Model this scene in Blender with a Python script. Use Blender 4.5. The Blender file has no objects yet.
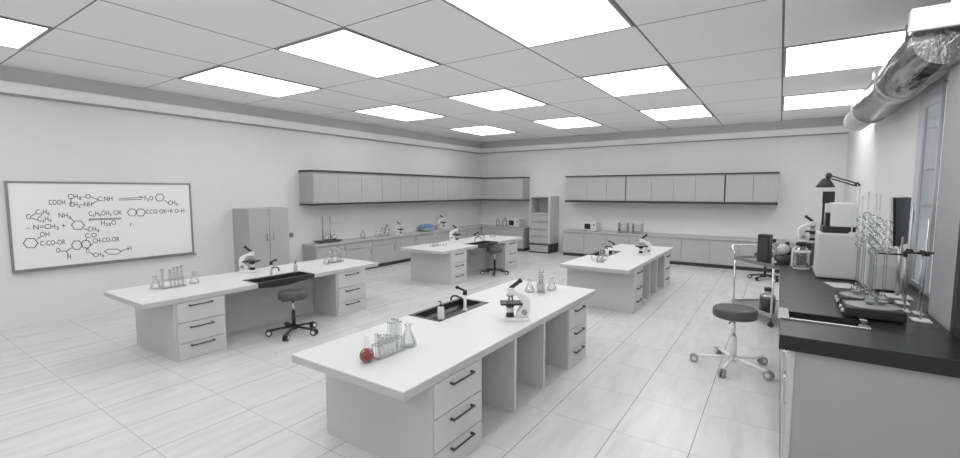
import bpy, bmesh, math, random
from mathutils import Vector, Matrix
random.seed(7)
PI = math.pi
SC = bpy.context.scene
COL = SC.collection

# ------------------------------------------------------------------ materials
def new_mat(name, col=(.5, .5, .5), rough=.5, metal=0.0, noise=0.0, nscale=8.0, bump=0.0, spec=.5, stretch=None):
    m = bpy.data.materials.new(name); m.use_nodes = True
    nt = m.node_tree; b = nt.nodes['Principled BSDF']
    b.inputs['Base Color'].default_value = (*col, 1); b.inputs['Roughness'].default_value = rough
    b.inputs['Metallic'].default_value = metal; b.inputs['Specular IOR Level'].default_value = spec
    if noise or bump:
        tc = nt.nodes.new('ShaderNodeTexCoord'); n = nt.nodes.new('ShaderNodeTexNoise')
        n.inputs['Scale'].default_value = nscale; n.inputs['Detail'].default_value = 4
        src = tc.outputs['Object']
        if stretch:
            mp = nt.nodes.new('ShaderNodeMapping'); mp.inputs['Scale'].default_value = stretch
            nt.links.new(src, mp.inputs['Vector']); src = mp.outputs['Vector']
        nt.links.new(src, n.inputs['Vector'])
        if noise:
            mx = nt.nodes.new('ShaderNodeMix'); mx.data_type = 'RGBA'
            mx.inputs[6].default_value = (*[c * (1 - noise) for c in col], 1)
            mx.inputs[7].default_value = (*[min(1, c * (1 + noise)) for c in col], 1)
            nt.links.new(n.outputs['Fac'], mx.inputs[0]); nt.links.new(mx.outputs[2], b.inputs['Base Color'])
        if bump:
            bp = nt.nodes.new('ShaderNodeBump'); bp.inputs['Strength'].default_value = bump; bp.inputs['Distance'].default_value = .01
            nt.links.new(n.outputs['Fac'], bp.inputs['Height']); nt.links.new(bp.outputs['Normal'], b.inputs['Normal'])
    return m

def emit_mat(name, col, strength):
    m = bpy.data.materials.new(name); m.use_nodes = True
    b = m.node_tree.nodes['Principled BSDF']
    b.inputs['Base Color'].default_value = (.8, .8, .8, 1)
    b.inputs['Emission Color'].default_value = (*col, 1); b.inputs['Emission Strength'].default_value = strength
    return m

def glass_mat(name, tint=(.95, .96, .96), edge=(.62, .64, .65), gloss=.16, fres=.5):
    """thin laboratory glass: clear face-on, greyer where the wall is seen edge-on, with a clear-coat reflection"""
    m = bpy.data.materials.new(name); m.use_nodes = True
    nt = m.node_tree; nt.nodes.remove(nt.nodes['Principled BSDF'])
    out = nt.nodes['Material Output']
    lw = nt.nodes.new('ShaderNodeLayerWeight'); lw.inputs['Blend'].default_value = .35
    mx = nt.nodes.new('ShaderNodeMix'); mx.data_type = 'RGBA'
    mx.inputs[6].default_value = (*tint, 1); mx.inputs[7].default_value = (*edge, 1)
    nt.links.new(lw.outputs['Facing'], mx.inputs[0])
    tr = nt.nodes.new('ShaderNodeBsdfTransparent'); nt.links.new(mx.outputs[2], tr.inputs['Color'])
    gl = nt.nodes.new('ShaderNodeBsdfGlossy'); gl.inputs['Roughness'].default_value = .05
    ms = nt.nodes.new('ShaderNodeMixShader'); 
    mm = nt.nodes.new('ShaderNodeMath'); mm.operation = 'MULTIPLY_ADD'; mm.inputs[1].default_value = fres; mm.inputs[2].default_value = gloss * .3
    nt.links.new(lw.outputs['Fresnel'], mm.inputs[0]); nt.links.new(mm.outputs[0], ms.inputs[0])
    nt.links.new(tr.outputs[0], ms.inputs[1]); nt.links.new(gl.outputs[0], ms.inputs[2])
    nt.links.new(ms.outputs[0], out.inputs['Surface'])
    return m

def floor_mat():
    m = bpy.data.materials.new('marble_tile'); m.use_nodes = True
    nt = m.node_tree; N = nt.nodes.new; L = nt.links.new
    b = nt.nodes['Principled BSDF']; b.inputs['Roughness'].default_value = .25; b.inputs['Specular IOR Level'].default_value = .6
    tc = N('ShaderNodeTexCoord'); sx = N('ShaderNodeSeparateXYZ'); L(tc.outputs['Object'], sx.inputs[0])
    def cell(sock, off, size):
        a = N('ShaderNodeMath'); a.operation = 'SUBTRACT'; a.inputs[1].default_value = off; L(sock, a.inputs[0])
        d = N('ShaderNodeMath'); d.operation = 'DIVIDE'; d.inputs[1].default_value = size; L(a.outputs[0], d.inputs[0])
        f = N('ShaderNodeMath'); f.operation = 'FRACT'; L(d.outputs[0], f.inputs[0])
        fl = N('ShaderNodeMath'); fl.operation = 'FLOOR'; L(d.outputs[0], fl.inputs[0])
        s = N('ShaderNodeMath'); s.operation = 'SUBTRACT'; s.inputs[1].default_value = .5; L(f.outputs[0], s.inputs[0])
        ab = N('ShaderNodeMath'); ab.operation = 'ABSOLUTE'; L(s.outputs[0], ab.inputs[0])
        di = N('ShaderNodeMath'); di.operation = 'SUBTRACT'; di.inputs[0].default_value = .5; L(ab.outputs[0], di.inputs[1])
        me = N('ShaderNodeMath'); me.operation = 'MULTIPLY'; me.inputs[1].default_value = size; L(di.outputs[0], me.inputs[0])
        lt = N('ShaderNodeMath'); lt.operation = 'LESS_THAN'; L(me.outputs[0], lt.inputs[0]); lt.inputs[1].default_value = .0035
        return lt.outputs[0], fl.outputs[0]
    gx, cx = cell(sx.outputs['X'], -.486, .578); gy, cy = cell(sx.outputs['Y'], 1.352, .7495)
    # per-tile offset so that the veining breaks at every joint
    cmb = N('ShaderNodeCombineXYZ'); L(cx, cmb.inputs[0]); L(cy, cmb.inputs[1])
    wn = N('ShaderNodeTexWhiteNoise'); wn.noise_dimensions = '3D'; L(cmb.outputs[0], wn.inputs['Vector'])
    mul = N('ShaderNodeVectorMath'); mul.operation = 'SCALE'; mul.inputs['Scale'].default_value = 40; L(wn.outputs['Color'], mul.inputs[0])
    add = N('ShaderNodeVectorMath'); add.operation = 'ADD'; L(tc.outputs['Object'], add.inputs[0]); L(mul.outputs[0], add.inputs[1])
    mp = N('ShaderNodeMapping'); mp.inputs['Rotation'].default_value = (0, 0, .55); mp.inputs['Scale'].default_value = (5.5, .9, 1); L(add.outputs[0], mp.inputs['Vector'])
    n = N('ShaderNodeTexNoise'); n.inputs['Scale'].default_value = 1.6; n.inputs['Detail'].default_value = 6; n.inputs['Roughness'].default_value = .6
    L(mp.outputs[0], n.inputs['Vector'])
    cr = N('ShaderNodeValToRGB'); e = cr.color_ramp.elements
    e[0].position = .3; e[0].color = (.58, .58, .58, 1); e[1].position = .58; e[1].color = (.665, .665, .665, 1)
    L(n.outputs['Fac'], cr.inputs[0])
    gm = N('ShaderNodeMath'); gm.operation = 'MAXIMUM'; L(gx, gm.inputs[0])
    gys = N('ShaderNodeMath'); gys.operation = 'MULTIPLY'; gys.inputs[1].default_value = .5; L(gy, gys.inputs[0]); L(gys.outputs[0], gm.inputs[1])
    mx = N('ShaderNodeMix'); mx.data_type = 'RGBA'; L(gm.outputs[0], mx.inputs[0]); L(cr.outputs[0], mx.inputs[6]); mx.inputs[7].default_value = (.25, .25, .25, 1)
    L(mx.outputs[2], b.inputs['Base Color'])
    return m

def ceiling_mat():
    m = bpy.data.materials.new('ceiling_tile'); m.use_nodes = True
    nt = m.node_tree; N = nt.nodes.new; L = nt.links.new
    b = nt.nodes['Principled BSDF']; b.inputs['Roughness'].default_value = .9; b.inputs['Specular IOR Level'].default_value = .1
    tc = N('ShaderNodeTexCoord'); sx = N('ShaderNodeSeparateXYZ'); L(tc.outputs['Object'], sx.inputs[0])
    def line(sock, off, size, w):
        a = N('ShaderNodeMath'); a.operation = 'SUBTRACT'; a.inputs[1].default_value = off - size / 2; L(sock, a.inputs[0])
        d = N('ShaderNodeMath'); d.operation = 'DIVIDE'; d.inputs[1].default_value = size; L(a.outputs[0], d.inputs[0])
        f = N('ShaderNodeMath'); f.operation = 'FRACT'; L(d.outputs[0], f.inputs[0])
        s = N('ShaderNodeMath'); s.operation = 'SUBTRACT'; s.inputs[1].default_value = .5; L(f.outputs[0], s.inputs[0])
        ab = N('ShaderNodeMath'); ab.operation = 'ABSOLUTE'; L(s.outputs[0], ab.inputs[0])
        lt = N('ShaderNodeMath'); lt.operation = 'LESS_THAN'; lt.inputs[1].default_value = w / 2 / size; L(ab.outputs[0], lt.inputs[0])
        return lt.outputs[0]
    gm = N('ShaderNodeMath'); gm.operation = 'MAXIMUM'
    L(line(sx.outputs['X'], -.055, 1.312, .022), gm.inputs[0]); L(line(sx.outputs['Y'], 1.6, 1.722, .016), gm.inputs[1])
    n = N('ShaderNodeTexNoise'); n.inputs['Scale'].default_value = 60; L(tc.outputs['Object'], n.inputs['Vector'])
    cr = N('ShaderNodeValToRGB'); cr.color_ramp.elements[0].color = (.83, .83, .83, 1); cr.color_ramp.elements[1].color = (.88, .88, .88, 1); L(n.outputs['Fac'], cr.inputs[0])
    mx = N('ShaderNodeMix'); mx.data_type = 'RGBA'; L(gm.outputs[0], mx.inputs[0]); L(cr.outputs[0], mx.inputs[6]); mx.inputs[7].default_value = (.2, .2, .2, 1)
    L(mx.outputs[2], b.inputs['Base Color'])
    return m

M = dict(
    wall=new_mat('wall_paint', (.75, .75, .75), .85, noise=.02, nscale=3, spec=.2),
    fascia=new_mat('fascia_paint', (.56, .56, .56), .8, noise=.02),
    pier=new_mat('pier_paint', (.44, .44, .45), .8, noise=.02, nscale=3, spec=.2),
    trim=new_mat('trim_paint', (.86, .86, .86), .7, noise=.01),
    floor=floor_mat(), ceiling=ceiling_mat(),
    top=new_mat('white_worktop', (.70, .70, .70), .4, noise=.015, nscale=5),
    edge=new_mat('worktop_edge', (.50, .50, .50), .45, noise=.03),
    body=new_mat('grey_laminate', (.54, .54, .54), .55, noise=.03, nscale=4, stretch=(8, 8, .6)),
    front=new_mat('grey_laminate_front', (.57, .57, .57), .5, noise=.03, nscale=4, stretch=(.6, .6, 8)),
    cab=new_mat('cabinet_laminate', (.43, .43, .43), .55, noise=.05, nscale=3, stretch=(4, 4, .6)),
    cabtop=new_mat('cabinet_top', (.47, .47, .47), .45, noise=.04, nscale=6),
    dark=new_mat('dark_edge', (.045, .045, .045), .5, noise=.1),
    black=new_mat('black_plastic', (.022, .022, .022), .4, noise=.2, nscale=20),
    sink=new_mat('black_resin', (.03, .03, .03), .35, noise=.2, nscale=20),
    blackmetal=new_mat('black_metal', (.03, .03, .03), .35, noise=.1, spec=.6),
    seat=new_mat('seat_vinyl', (.075, .076, .08), .5, bump=.15, nscale=40, noise=.1),
    white=new_mat('white_enamel', (.80, .80, .80), .3, noise=.015),
    cream=new_mat('white_appliance', (.66, .66, .66), .45, noise=.02),
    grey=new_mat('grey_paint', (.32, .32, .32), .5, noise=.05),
    pale=new_mat('pale_grey_paint', (.58, .58, .58), .5, noise=.03),
    chrome=new_mat('chrome', (.8, .8, .8), .18, metal=1, noise=.05),
    steel=new_mat('brushed_steel', (.55, .55, .55), .35, metal=1, noise=.1, nscale=10),
    duct=new_mat('duct_sheet_metal', (.33, .33, .33), .16, metal=1, noise=.6, nscale=2.4, bump=1.0, stretch=(7, .7, 7)),
    screen=new_mat('dark_screen', (.010, .010, .010), .5, noise=.1),
    board=new_mat('whiteboard_enamel', (.88, .88, .88), .3, noise=.01),
    ink=new_mat('marker_ink', (.05, .05, .05), .6, noise=.05),
    frame=new_mat('aluminium_frame', (.28, .28, .28), .4, metal=.3, noise=.05),
    red=new_mat('red_liquid', (.25, .03, .03), .3, noise=.15),
    redplastic=new_mat('red_plastic', (.25, .02, .03), .4, noise=.1),
    blue=new_mat('blue_plastic', (.14, .25, .44), .4, noise=.1),
    paleblue=new_mat('pale_blue_plastic', (.55, .66, .72), .4, noise=.03),
    winframe=new_mat('window_frame_paint', (.58, .58, .61), .5, noise=.04),
    ctop=new_mat('black_counter_top', (.011, .011, .011), .3, noise=.12, nscale=30),
    cbody=new_mat('counter_board', (.40, .40, .40), .6, noise=.04, nscale=3),
    paper=new_mat('paper', (.6, .6, .6), .8, noise=.02),
    liquid=new_mat('dark_liquid', (.02, .018, .018), .2, noise=.1),
    kick=new_mat('dark_plinth', (.04, .04, .04), .6, noise=.1),
    glass=glass_mat('lab_glass'), gglass=glass_mat('grey_glass', (.88, .9, .9), (.38, .40, .41), .4), cglass=glass_mat('clear_glass', (.97, .97, .97), (.86, .86, .86), .08, .12),
    pane=glass_mat('window_glass', (.93, .95, .96), (.6, .62, .64), .2),
    lamp=emit_mat('lit_diffuser', (1, 1, 1), 8.4), lamp2=emit_mat('lit_diffuser_boosted', (1, 1, 1), 11.5),
)

# ------------------------------------------------------------------ mesh builder
class MB:
    def __init__(s): s.v = []; s.f = []; s.sm = []
    def _add(s, vs, fs, smooth=False):
        o = len(s.v); s.v += [tuple(v) for v in vs]; s.f += [tuple(i + o for i in f) for f in fs]; s.sm += [smooth] * len(fs)
        return s
    def box(s, x0, x1, y0, y1, z0, z1):
        v = [(x, y, z) for z in (z0, z1) for y in (y0, y1) for x in (x0, x1)]
        return s._add(v, [(0, 2, 3, 1), (4, 5, 7, 6), (0, 1, 5, 4), (2, 6, 7, 3), (0, 4, 6, 2), (1, 3, 7, 5)])
    def cyl(s, a, b, r0, r1=None, n=16, smooth=True):
        r1 = r0 if r1 is None else r1
        a = Vector(a); b = Vector(b); d = (b - a).normalized()
        u = d.orthogonal().normalized(); w = d.cross(u)
        vs = []
        for p, r in ((a, r0), (b, r1)):
            vs += [p + (u * math.cos(2 * PI * i / n) + w * math.sin(2 * PI * i / n)) * r for i in range(n)]
        o = len(s.v); s.v += [tuple(v) for v in vs]
        for i in range(n):
            j = (i + 1) % n; s.f.append((o + i, o + j, o + n + j, o + n + i)); s.sm.append(smooth)
        s.f.append(tuple(o + i for i in reversed(range(n)))); s.sm.append(False)
        s.f.append(tuple(o + n + i for i in range(n))); s.sm.append(False)
        return s
    def lathe(s, prof, c=(0, 0, 0), n=20, closed=False):
        """prof: (r, z) list, revolved about a vertical axis at c"""
        vs = []; fs = []; k = len(prof)
        for (r, z) in prof:
            r = max(r, .0004)
            vs += [(c[0] + r * math.cos(2 * PI * i / n), c[1] + r * math.sin(2 * PI * i / n), c[2] + z) for i in range(n)]
        rng = k if closed else k - 1
        for a in range(rng):
            b = (a + 1) % k
            for i in range(n):
                j = (i + 1) % n; fs.append((a * n + i, a * n + j, b * n + j, b * n + i))
        return s._add(vs, fs, True)
    def tube(s, pts, r, n=8):
        pts = [Vector(p) for p in pts]; rings = []; up = None
        for i, p in enumerate(pts):
            d = (pts[min(i + 1, len(pts) - 1)] - pts[max(i - 1, 0)]).normalized()
            if up is None: up = d.orthogonal().normalized()
            up = (up - d * up.dot(d)); up = up.normalized() if up.length > 1e-6 else d.orthogonal().normalized()
            w = d.cross(up)
            rings.append([p + (up * math.cos(2 * PI * k / n) + w * math.sin(2 * PI * k / n)) * r for k in range(n)])
        vs = [v for rg in rings for v in rg]; fs = []
        for a in range(len(pts) - 1):
            for i in range(n):
                j = (i + 1) % n; fs.append((a * n + i, a * n + j, (a + 1) * n + j, (a + 1) * n + i))
        s._add(vs, fs, True)
        o = len(s.v) - len(vs)
        s.f.append(tuple(o + i for i in reversed(range(n)))); s.sm.append(False)
        s.f.append(tuple(o + (len(pts) - 1) * n + i for i in range(n))); s.sm.append(False)
        return s
    def prism(s, poly, h0, h1, axis='y'):
        """poly is a closed 2D outline; extruded along the axis from h0 to h1 (x: poly is y,z; y: x,z; z: x,y)"""
        def P(a, b, h): return (h, a, b) if axis == 'x' else ((a, h, b) if axis == 'y' else (a, b, h))
        n = len(poly); vs = [P(a, b, h0) for a, b in poly] + [P(a, b, h1) for a, b in poly]
        fs = [tuple(range(n)), tuple(range(2 * n - 1, n - 1, -1))]
        for i in range(n):
            j = (i + 1) % n; fs.append((i, n + i, n + j, j))
        return s._add(vs, fs)
    def ellip(s, c, rx, ry, rz, n=16, m=10, z0=-1.0, z1=1.0):
        prof = []
        for i in range(m + 1):
            t = math.asin(z0) + (math.asin(z1) - math.asin(z0)) * i / m
            prof.append((math.cos(t), math.sin(t)))
        vs = [(c[0] + rx * max(r, .001) * math.cos(2 * PI * i / n), c[1] + ry * max(r, .001) * math.sin(2 * PI * i / n), c[2] + rz * z) for r, z in prof for i in range(n)]
        fs = [(a * n + i, a * n + (i + 1) % n, (a + 1) * n + (i + 1) % n, (a + 1) * n + i) for a in range(m) for i in range(n)]
        s._add(vs, fs, True)
        o = len(s.v) - len(vs)
        s.f.append(tuple(o + i for i in reversed(range(n)))); s.sm.append(False)
        s.f.append(tuple(o + m * n + i for i in range(n))); s.sm.append(False)
        return s
    def build(s, name, mat, parent=None, bevel=0, loc=None, rz=0):
        me = bpy.data.meshes.new(name); me.from_pydata(s.v, [], s.f)
        for p, q in zip(me.polygons, s.sm): p.use_smooth = q
        bm = bmesh.new(); bm.from_mesh(me); bmesh.ops.recalc_face_normals(bm, faces=bm.faces); bm.to_mesh(me); bm.free()
        me.materials.append(M[mat] if isinstance(mat, str) else mat)
        o = bpy.data.objects.new(name, me); COL.objects.link(o)
        if parent: o.parent = parent
        if loc: o.location = loc
        if rz: o.rotation_euler.z = rz
        if bevel:
            b = o.modifiers.new('bevel', 'BEVEL'); b.width = bevel; b.segments = 2; b.limit_method = 'ANGLE'
        return o

def tag(o, label=None, cat=None, group=None, kind=None):
    if label: o['label'] = label
    if cat: o['category'] = cat
    if group: o['group'] = group
    if kind: o['kind'] = kind
    return o
def thing(name, label, cat, loc=(0, 0, 0), rz=0, group=None):
    o = bpy.data.objects.new(name, None); COL.objects.link(o); o.empty_display_size = .1
    o.location = loc; o.rotation_euler.z = rz
    return tag(o, label, cat, group)
def struct(o): o['kind'] = 'structure'; return o
def copy_tree(o, parent=None):
    c = o.copy(); COL.objects.link(c)
    if parent: c.parent = parent
    for ch in [x for x in bpy.data.objects if x.parent == o]: copy_tree(ch, c)
    return c
def dup(o, label, loc, rz=0, group=None):
    c = copy_tree(o); c['label'] = label; c.location = loc; c.rotation_euler.z = rz
    if group: c['group'] = group
    return c
ORD = ['first', 'second', 'third', 'fourth', 'fifth', 'sixth', 'seventh', 'eighth', 'ninth', 'tenth', 'eleventh', 'twelfth']

# ------------------------------------------------------------------ the room
XL, XR, YF, YB, HC = -9.2, 1.28, -4.4, 13.76, 3.76
struct(MB().box(XL - .2, XR + .2, YF - .2, YB + .2, -.12, 0).build('floor', 'floor'))
struct(MB().box(XL - .2, XR + .2, YF - .2, YB + .2, HC, HC + .12).build('ceiling', 'ceiling'))
struct(MB().box(XL - .2, XL, YF - .2, YB + .2, 0, HC).build('wall_left', 'wall'))
struct(MB().box(XL, XR, YB, YB + .2, 0, HC).build('wall_back', 'wall'))
struct(MB().box(XL, XR, YF - .2, YF, 0, HC).build('wall_front', 'wall'))
WY0, WY1, WZ0, WZ1 = 6.12, 6.95, .98, 3.03
w = MB().box(XR, XR + .03, WY1, YB + .2, 0, HC).box(XR, XR + .03, YF - .2, WY0, 0, HC)
w.box(XR, XR + .03, WY0, WY1, 0, WZ0).box(XR, XR + .03, WY0, WY1, WZ1, HC)
struct(w.build('wall_right', 'wall'))
# grey painted pier beside the window
struct(MB().box(1.12, XR, 4.70, 5.34, 0, HC).build('trim_4', 'pier'))
struct(MB().box(1.11, XR, 4.62, 4.70, 0, HC).build('trim_5', 'dark'))
win = struct(thing('window_1', None, None, (XR, 0, 0)))
fr = MB()
fr.box(-.03, .0, 6.74, WY1 + .02, WZ0, WZ1 - .14).box(-.03, .0, WY0, WY1 + .02, WZ1 - .14, WZ1 + .02).box(-.03, .0, WY0, WY0 + .03, WZ0, WZ1 - .14).box(-.03, .0, WY0 + .03, 6.74, WZ0, WZ0 + .05)
fr.build('window_frame', 'winframe', win, .006)
MB().box(-.012, -.006, WY0 + .03, 6.74, WZ0 + .05, WZ1 - .14).build('window_glass', 'pane', win)
MB().box(-.045, -.02, 6.81, 6.87, 1.64, 1.78).cyl((-.05, 6.84, 1.70), (-.02, 6.84, 1.70), .03).build('window_latch', 'frame', win)
# cornice moulding
def cornice(name, a, b, inward):
    prof = [(0, 3.385), (.07, 3.385), (.13, 3.50), (.13, 3.53), (.06, 3.55), (0, 3.55)]
    m = MB()
    if inward == 'x': m.prism([(XL + d, z) for d, z in prof], a, b, 'y')
    else: m.prism([(YB - d, z) for d, z in prof], a, b, 'x')
    return struct(m.build(name, 'trim'))
struct(MB().box(XL, XL + .02, YF, YB, 3.55, HC).build('trim_8', 'fascia')); struct(MB().box(XL + .02, XR, YB - .02, YB, 3.55, HC).build('trim_9', 'fascia'))
cornice('trim_1', YF, YB, 'x'); cornice('trim_2', XL, XR, 'y')
struct(MB().box(XL, XL + .045, YF, YB, 3.355, 3.384).build('shadow_strip_left', 'grey')); struct(MB().box(XL + .045, XR, YB - .045, YB, 3.355, 3.384).build('shadow_strip_back', 'grey'))  # grey strips standing in for the shadow line under the cornice

# ceiling light panels on the tile grid
GX, GY = 1.312, 1.722
proto = thing('ceiling_light', 'x', 'ceiling light', (0, 0, HC), 0, 'ceiling light panels')
hx, hy = GX / 2 - .012, GY / 2 - .012; t = .03
MB().box(-hx, hx, -hy, -hy + t, -.012, 0).box(-hx, hx, hy - t, hy, -.012, 0).box(-hx, -hx + t, -hy + t, hy - t, -.012, 0).box(hx - t, hx, -hy + t, hy - t, -.012, 0).build('frame', 'grey', proto)
MB().box(-hx + t, hx - t, -hy + t, hy - t, -.008, 0).build('diffuser', 'lamp', proto)
rows = [(-3.564 + GY / 2, 'row behind the viewpoint'), (-.122 + GY / 2, 'frontmost row in view'), (3.322 + GY / 2, 'second row from the front'), (6.766 + GY / 2, 'third row from the front'), (10.21 + GY / 2, 'row nearest the back wall')]
colsx = [-.055 - 6 * GX + GX / 2, -.055 - 4 * GX + GX / 2, -.055 - 2 * GX + GX / 2, -.055 + GX / 2 - .0]
first = True
for ry, rn in rows:
    for k, cx in enumerate(colsx):
        lab = 'glowing white ceiling light panel, %s, %s from the whiteboard wall' % (rn, ORD[k])
        o = proto if first else dup(proto, lab, (0, 0, 0))
        first = False; o['label'] = lab; o.location = (cx, ry, HC)
        if ry > 6.8:  # back two rows boosted above the others to brighten the back wall
            d_ = [c for c in bpy.data.objects if c.parent == o and c.name.startswith('diffuser')][0]
            d_.data = d_.data.copy(); d_.data.materials[0] = M['lamp2']

# ------------------------------------------------------------------ whiteboard
wb = thing('whiteboard', 'large grey-framed whiteboard covered in chemical formulas on the left wall', 'whiteboard', (XL, 0, 0))
y0, y1, z0, z1 = 1.58, 3.945, .852, 2.115; tt = .03
MB().box(0, .018, y0, y1, z0, z1).build('panel', 'board', wb)
MB().box(0, .03, y0 - tt, y1 + tt, z1, z1 + tt).box(0, .03, y0 - tt, y1 + tt, z0 - tt, z0).box(0, .03, y0 - tt, y0, z0, z1).box(0, .03, y1, y1 + tt, z0, z1).build('frame', 'frame', wb, .004)
MB().box(0, .075, y0 - .02, y1 + .05, z0 - tt - .012, z0 - tt).build('pen_tray', 'frame', wb, .003)
TXT = [("CH\u2083\u2013O", 2.225, 1.88, 2.501), ("C:NH", 2.589, 1.838, 2.782), ("CH\u2082\u2013NH", 2.235, 1.756, 2.511), ("COOH", 1.999, 1.793, 2.186),  # formula text, lines and rings placed from image pixels projected onto the board
       ("F\u2082O", 3.233, 1.84, 3.36), ("CH\u2083", 3.59, 1.752, 3.746), ("C", 1.741, 1.587, 1.79), ("C\u2082H\u2085", 1.85, 1.653, 2.0), ("C\u2082H\u2085", 1.862, 1.547, 2.015),
       ("NH\u2082", 2.099, 1.59, 2.241), ("CH\u2083", 2.435, 1.355, 2.579), ("\u2013 N=CH\u2082 +", 1.731, 1.429, 2.17), ("C\u2086H\u2085OH\u2082 CAl", 2.46, 1.604, 2.887),
       ("H\u2082\u2083O", 2.61, 1.444, 2.809), ("CCO OK+R O\u2013H", 3.237, 1.603, 3.846), ("r", 3.0, 1.4, 3.036), ("OH", 1.876, 1.316, 1.979), ("C-CO-OR", 1.868, 1.18, 2.155),
       ("O", 2.041, 1.057, 2.085), ("H", 2.163, .941, 2.205), ("C:O", 2.394, 1.254, 2.543), ("CH-CO-OR", 2.488, 1.163, 2.838), ("O", 2.394, 1.008, 2.436), ("CH\u2083", 2.482, .933, 2.617), ("H", 2.945, .992, 2.995)]
LIN = [(2.509, 1.903, 2.59, 1.861), (2.514, 1.794, 2.589, 1.847), (2.872, 1.875, 3.215, 1.89), (2.871, 1.851, 3.192, 1.856), (3.166, 1.91, 3.214, 1.885), (3.535, 1.835, 3.596, 1.783), (1.791, 1.623, 1.849, 1.675), (1.79, 1.606, 1.858, 1.573), (2.234, 1.584, 2.266, 1.538), (2.388, 1.4, 2.437, 1.378), (2.464, 1.554, 2.885, 1.551), (2.463, 1.536, 2.872, 1.533), (2.464, 1.554, 2.473, 1.526), (1.844, 1.289, 1.879, 1.316), (2.088, 1.078, 2.157, 1.071), (2.157, 1.071, 2.22, 1.113), (2.157, 1.071, 2.18, 1.001), (2.444, 1.016, 2.484, .969), (2.846, .994, 2.943, 1.022), (2.259, 1.879, 2.253, 1.786), (2.399, 1.217, 2.415, 1.248), (2.45, 1.121, 2.488, 1.154), (2.392, 1.104, 2.412, 1.07)]
HEX = [[(3.534, 1.886), (3.501, 1.948), (3.431, 1.948), (3.393, 1.888), (3.425, 1.826), (3.495, 1.825)], [(2.399, 1.458), (2.363, 1.527), (2.284, 1.531), (2.241, 1.468), (2.276, 1.4), (2.355, 1.394)], [(3.11, 1.633), (3.078, 1.693), (3.01, 1.696), (2.973, 1.638), (3.003, 1.579), (3.072, 1.576)], [(3.234, 1.628), (3.202, 1.689), (3.131, 1.691), (3.093, 1.634), (3.125, 1.573), (3.195, 1.57)], [(1.846, 1.225), (1.81, 1.298), (1.732, 1.305), (1.69, 1.24), (1.724, 1.168), (1.802, 1.16)], [(2.353, 1.144), (2.324, 1.214), (2.259, 1.22), (2.223, 1.157), (2.251, 1.088), (2.316, 1.081)], [(2.459, 1.147), (2.432, 1.209), (2.372, 1.215), (2.34, 1.159), (2.366, 1.098), (2.425, 1.091)], [(2.854, .983), (2.798, 1.031), (2.684, 1.043), (2.626, 1.009), (2.679, .962), (2.793, .948)]]
ink = MB()
def stroke(a, b, wd=.0052):
    ax, az, bx, bz = *a, *b; d = Vector((bx - ax, bz - az)); L = d.length; d /= L; n = Vector((-d.y, d.x)) * wd
    q = [(ax - d.x * wd + n.x, az - d.y * wd + n.y), (bx + d.x * wd + n.x, bz + d.y * wd + n.y), (bx + d.x * wd - n.x, bz + d.y * wd - n.y), (ax - d.x * wd - n.x, az - d.y * wd - n.y)]
    ink.prism(q, .0181, .0195, 'x')
for l in LIN: stroke(l[:2], l[2:])
for h in HEX:
    for i in range(6): stroke(h[i], h[(i + 1) % 6])
dg = bpy.context.evaluated_depsgraph_get()
def lettering(body, u0, v0, u1, cap=.075):
    c = bpy.data.curves.new('lettering', 'FONT'); c.body = body; c.size = 1; c.offset = .004; c.resolution_u = 3
    o = bpy.data.objects.new('lettering', c); COL.objects.link(o); bpy.context.view_layer.update()
    me = o.evaluated_get(bpy.context.evaluated_depsgraph_get()).to_mesh()
    xs = [v.co.x for v in me.vertices]; x0, x1 = min(xs), max(xs); sx = (u1 - u0) / (x1 - x0); sy = cap / .7
    vs = [(.0195, u0 + (v.co.x - x0) * sx, v0 + v.co.y * sy) for v in me.vertices]; fs = [tuple(p.vertices) for p in me.polygons]
    ink._add(vs, fs); o.to_mesh_clear(); bpy.data.objects.remove(o); bpy.data.curves.remove(c)
for a in TXT: lettering(*a)
ink.build('formula_lettering', 'ink', wb)

# wall switch beside the tall cabinet
sw = thing('wall_switch', 'small grey wall switch just right of the tall cabinet', 'switch', (XL, 6.02, 1.005))
MB().box(0, .025, -.045, .045, -.05, .05).build('plate', 'grey', sw, .005); MB().box(.025, .035, -.02, .02, -.025, .025).build('rocker', 'frame', sw)

# ------------------------------------------------------------------ lab benches
H = .76
bench = thing('lab_bench', 'x', 'lab bench', (0, 0, 0))
SY0, SY1, SX = -.44, .44, .18
MB().box(-.58, .58, -1.755, SY0, .752, H).box(-.58, .58, SY1, 1.73, .752, H).box(-.58, SX, SY0, SY1, .752, H).build('worktop', 'top', bench)
MB().box(-.579, .579, -1.754, SY0, .70, .752).box(-.579, .579, SY1, 1.729, .70, .752).box(-.579, SX, SY0, SY1, .70, .752).build('edge_band', 'edge', bench)
for (a, b) in ((-1.45, -.875), (.84, 1.44)):
    ped = MB().box(-.57, .56, a, b, 0, .70).build('pedestal', 'body', bench)
    for sgn, xf in ((1, .56), (-1, -.57)):
        for (c, d, hz) in ((.0, .2, .166), (.205, .445, .387), (.45, .69, .65)):
            lo, hi = sorted((xf, xf + sgn * .018))
            dr = MB().box(lo, hi, a + .03, b - .004, c + .004, d).build('drawer', 'front', bench, .003)
            yc = (a + b) / 2; xo = xf + sgn * .05
            hd = MB().cyl((xo, yc - .13, hz), (xo, yc + .13, hz), .0075, n=8)
            for s in (-1, 1): hd.cyl((xf + sgn * .016, yc + s * .125, hz), (xo + sgn * .004, yc + s * .125, hz), .0105, n=8)
            hd.build('handle', 'blackmetal', dr)
MB().box(-.06, -.04, -.875, .84, 0, .70).build('back_panel', 'body', bench)
MB().box(-.57, -.06, -.875, .84, .001, .016).build('bottom_panel', 'body', bench)
for yc in (-.295, .295): MB().box(-.57, -.06, yc - .018, yc + .018, 0, .70).build('divider', 'pale', bench)
sk = MB()
zt = H + .004
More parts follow.
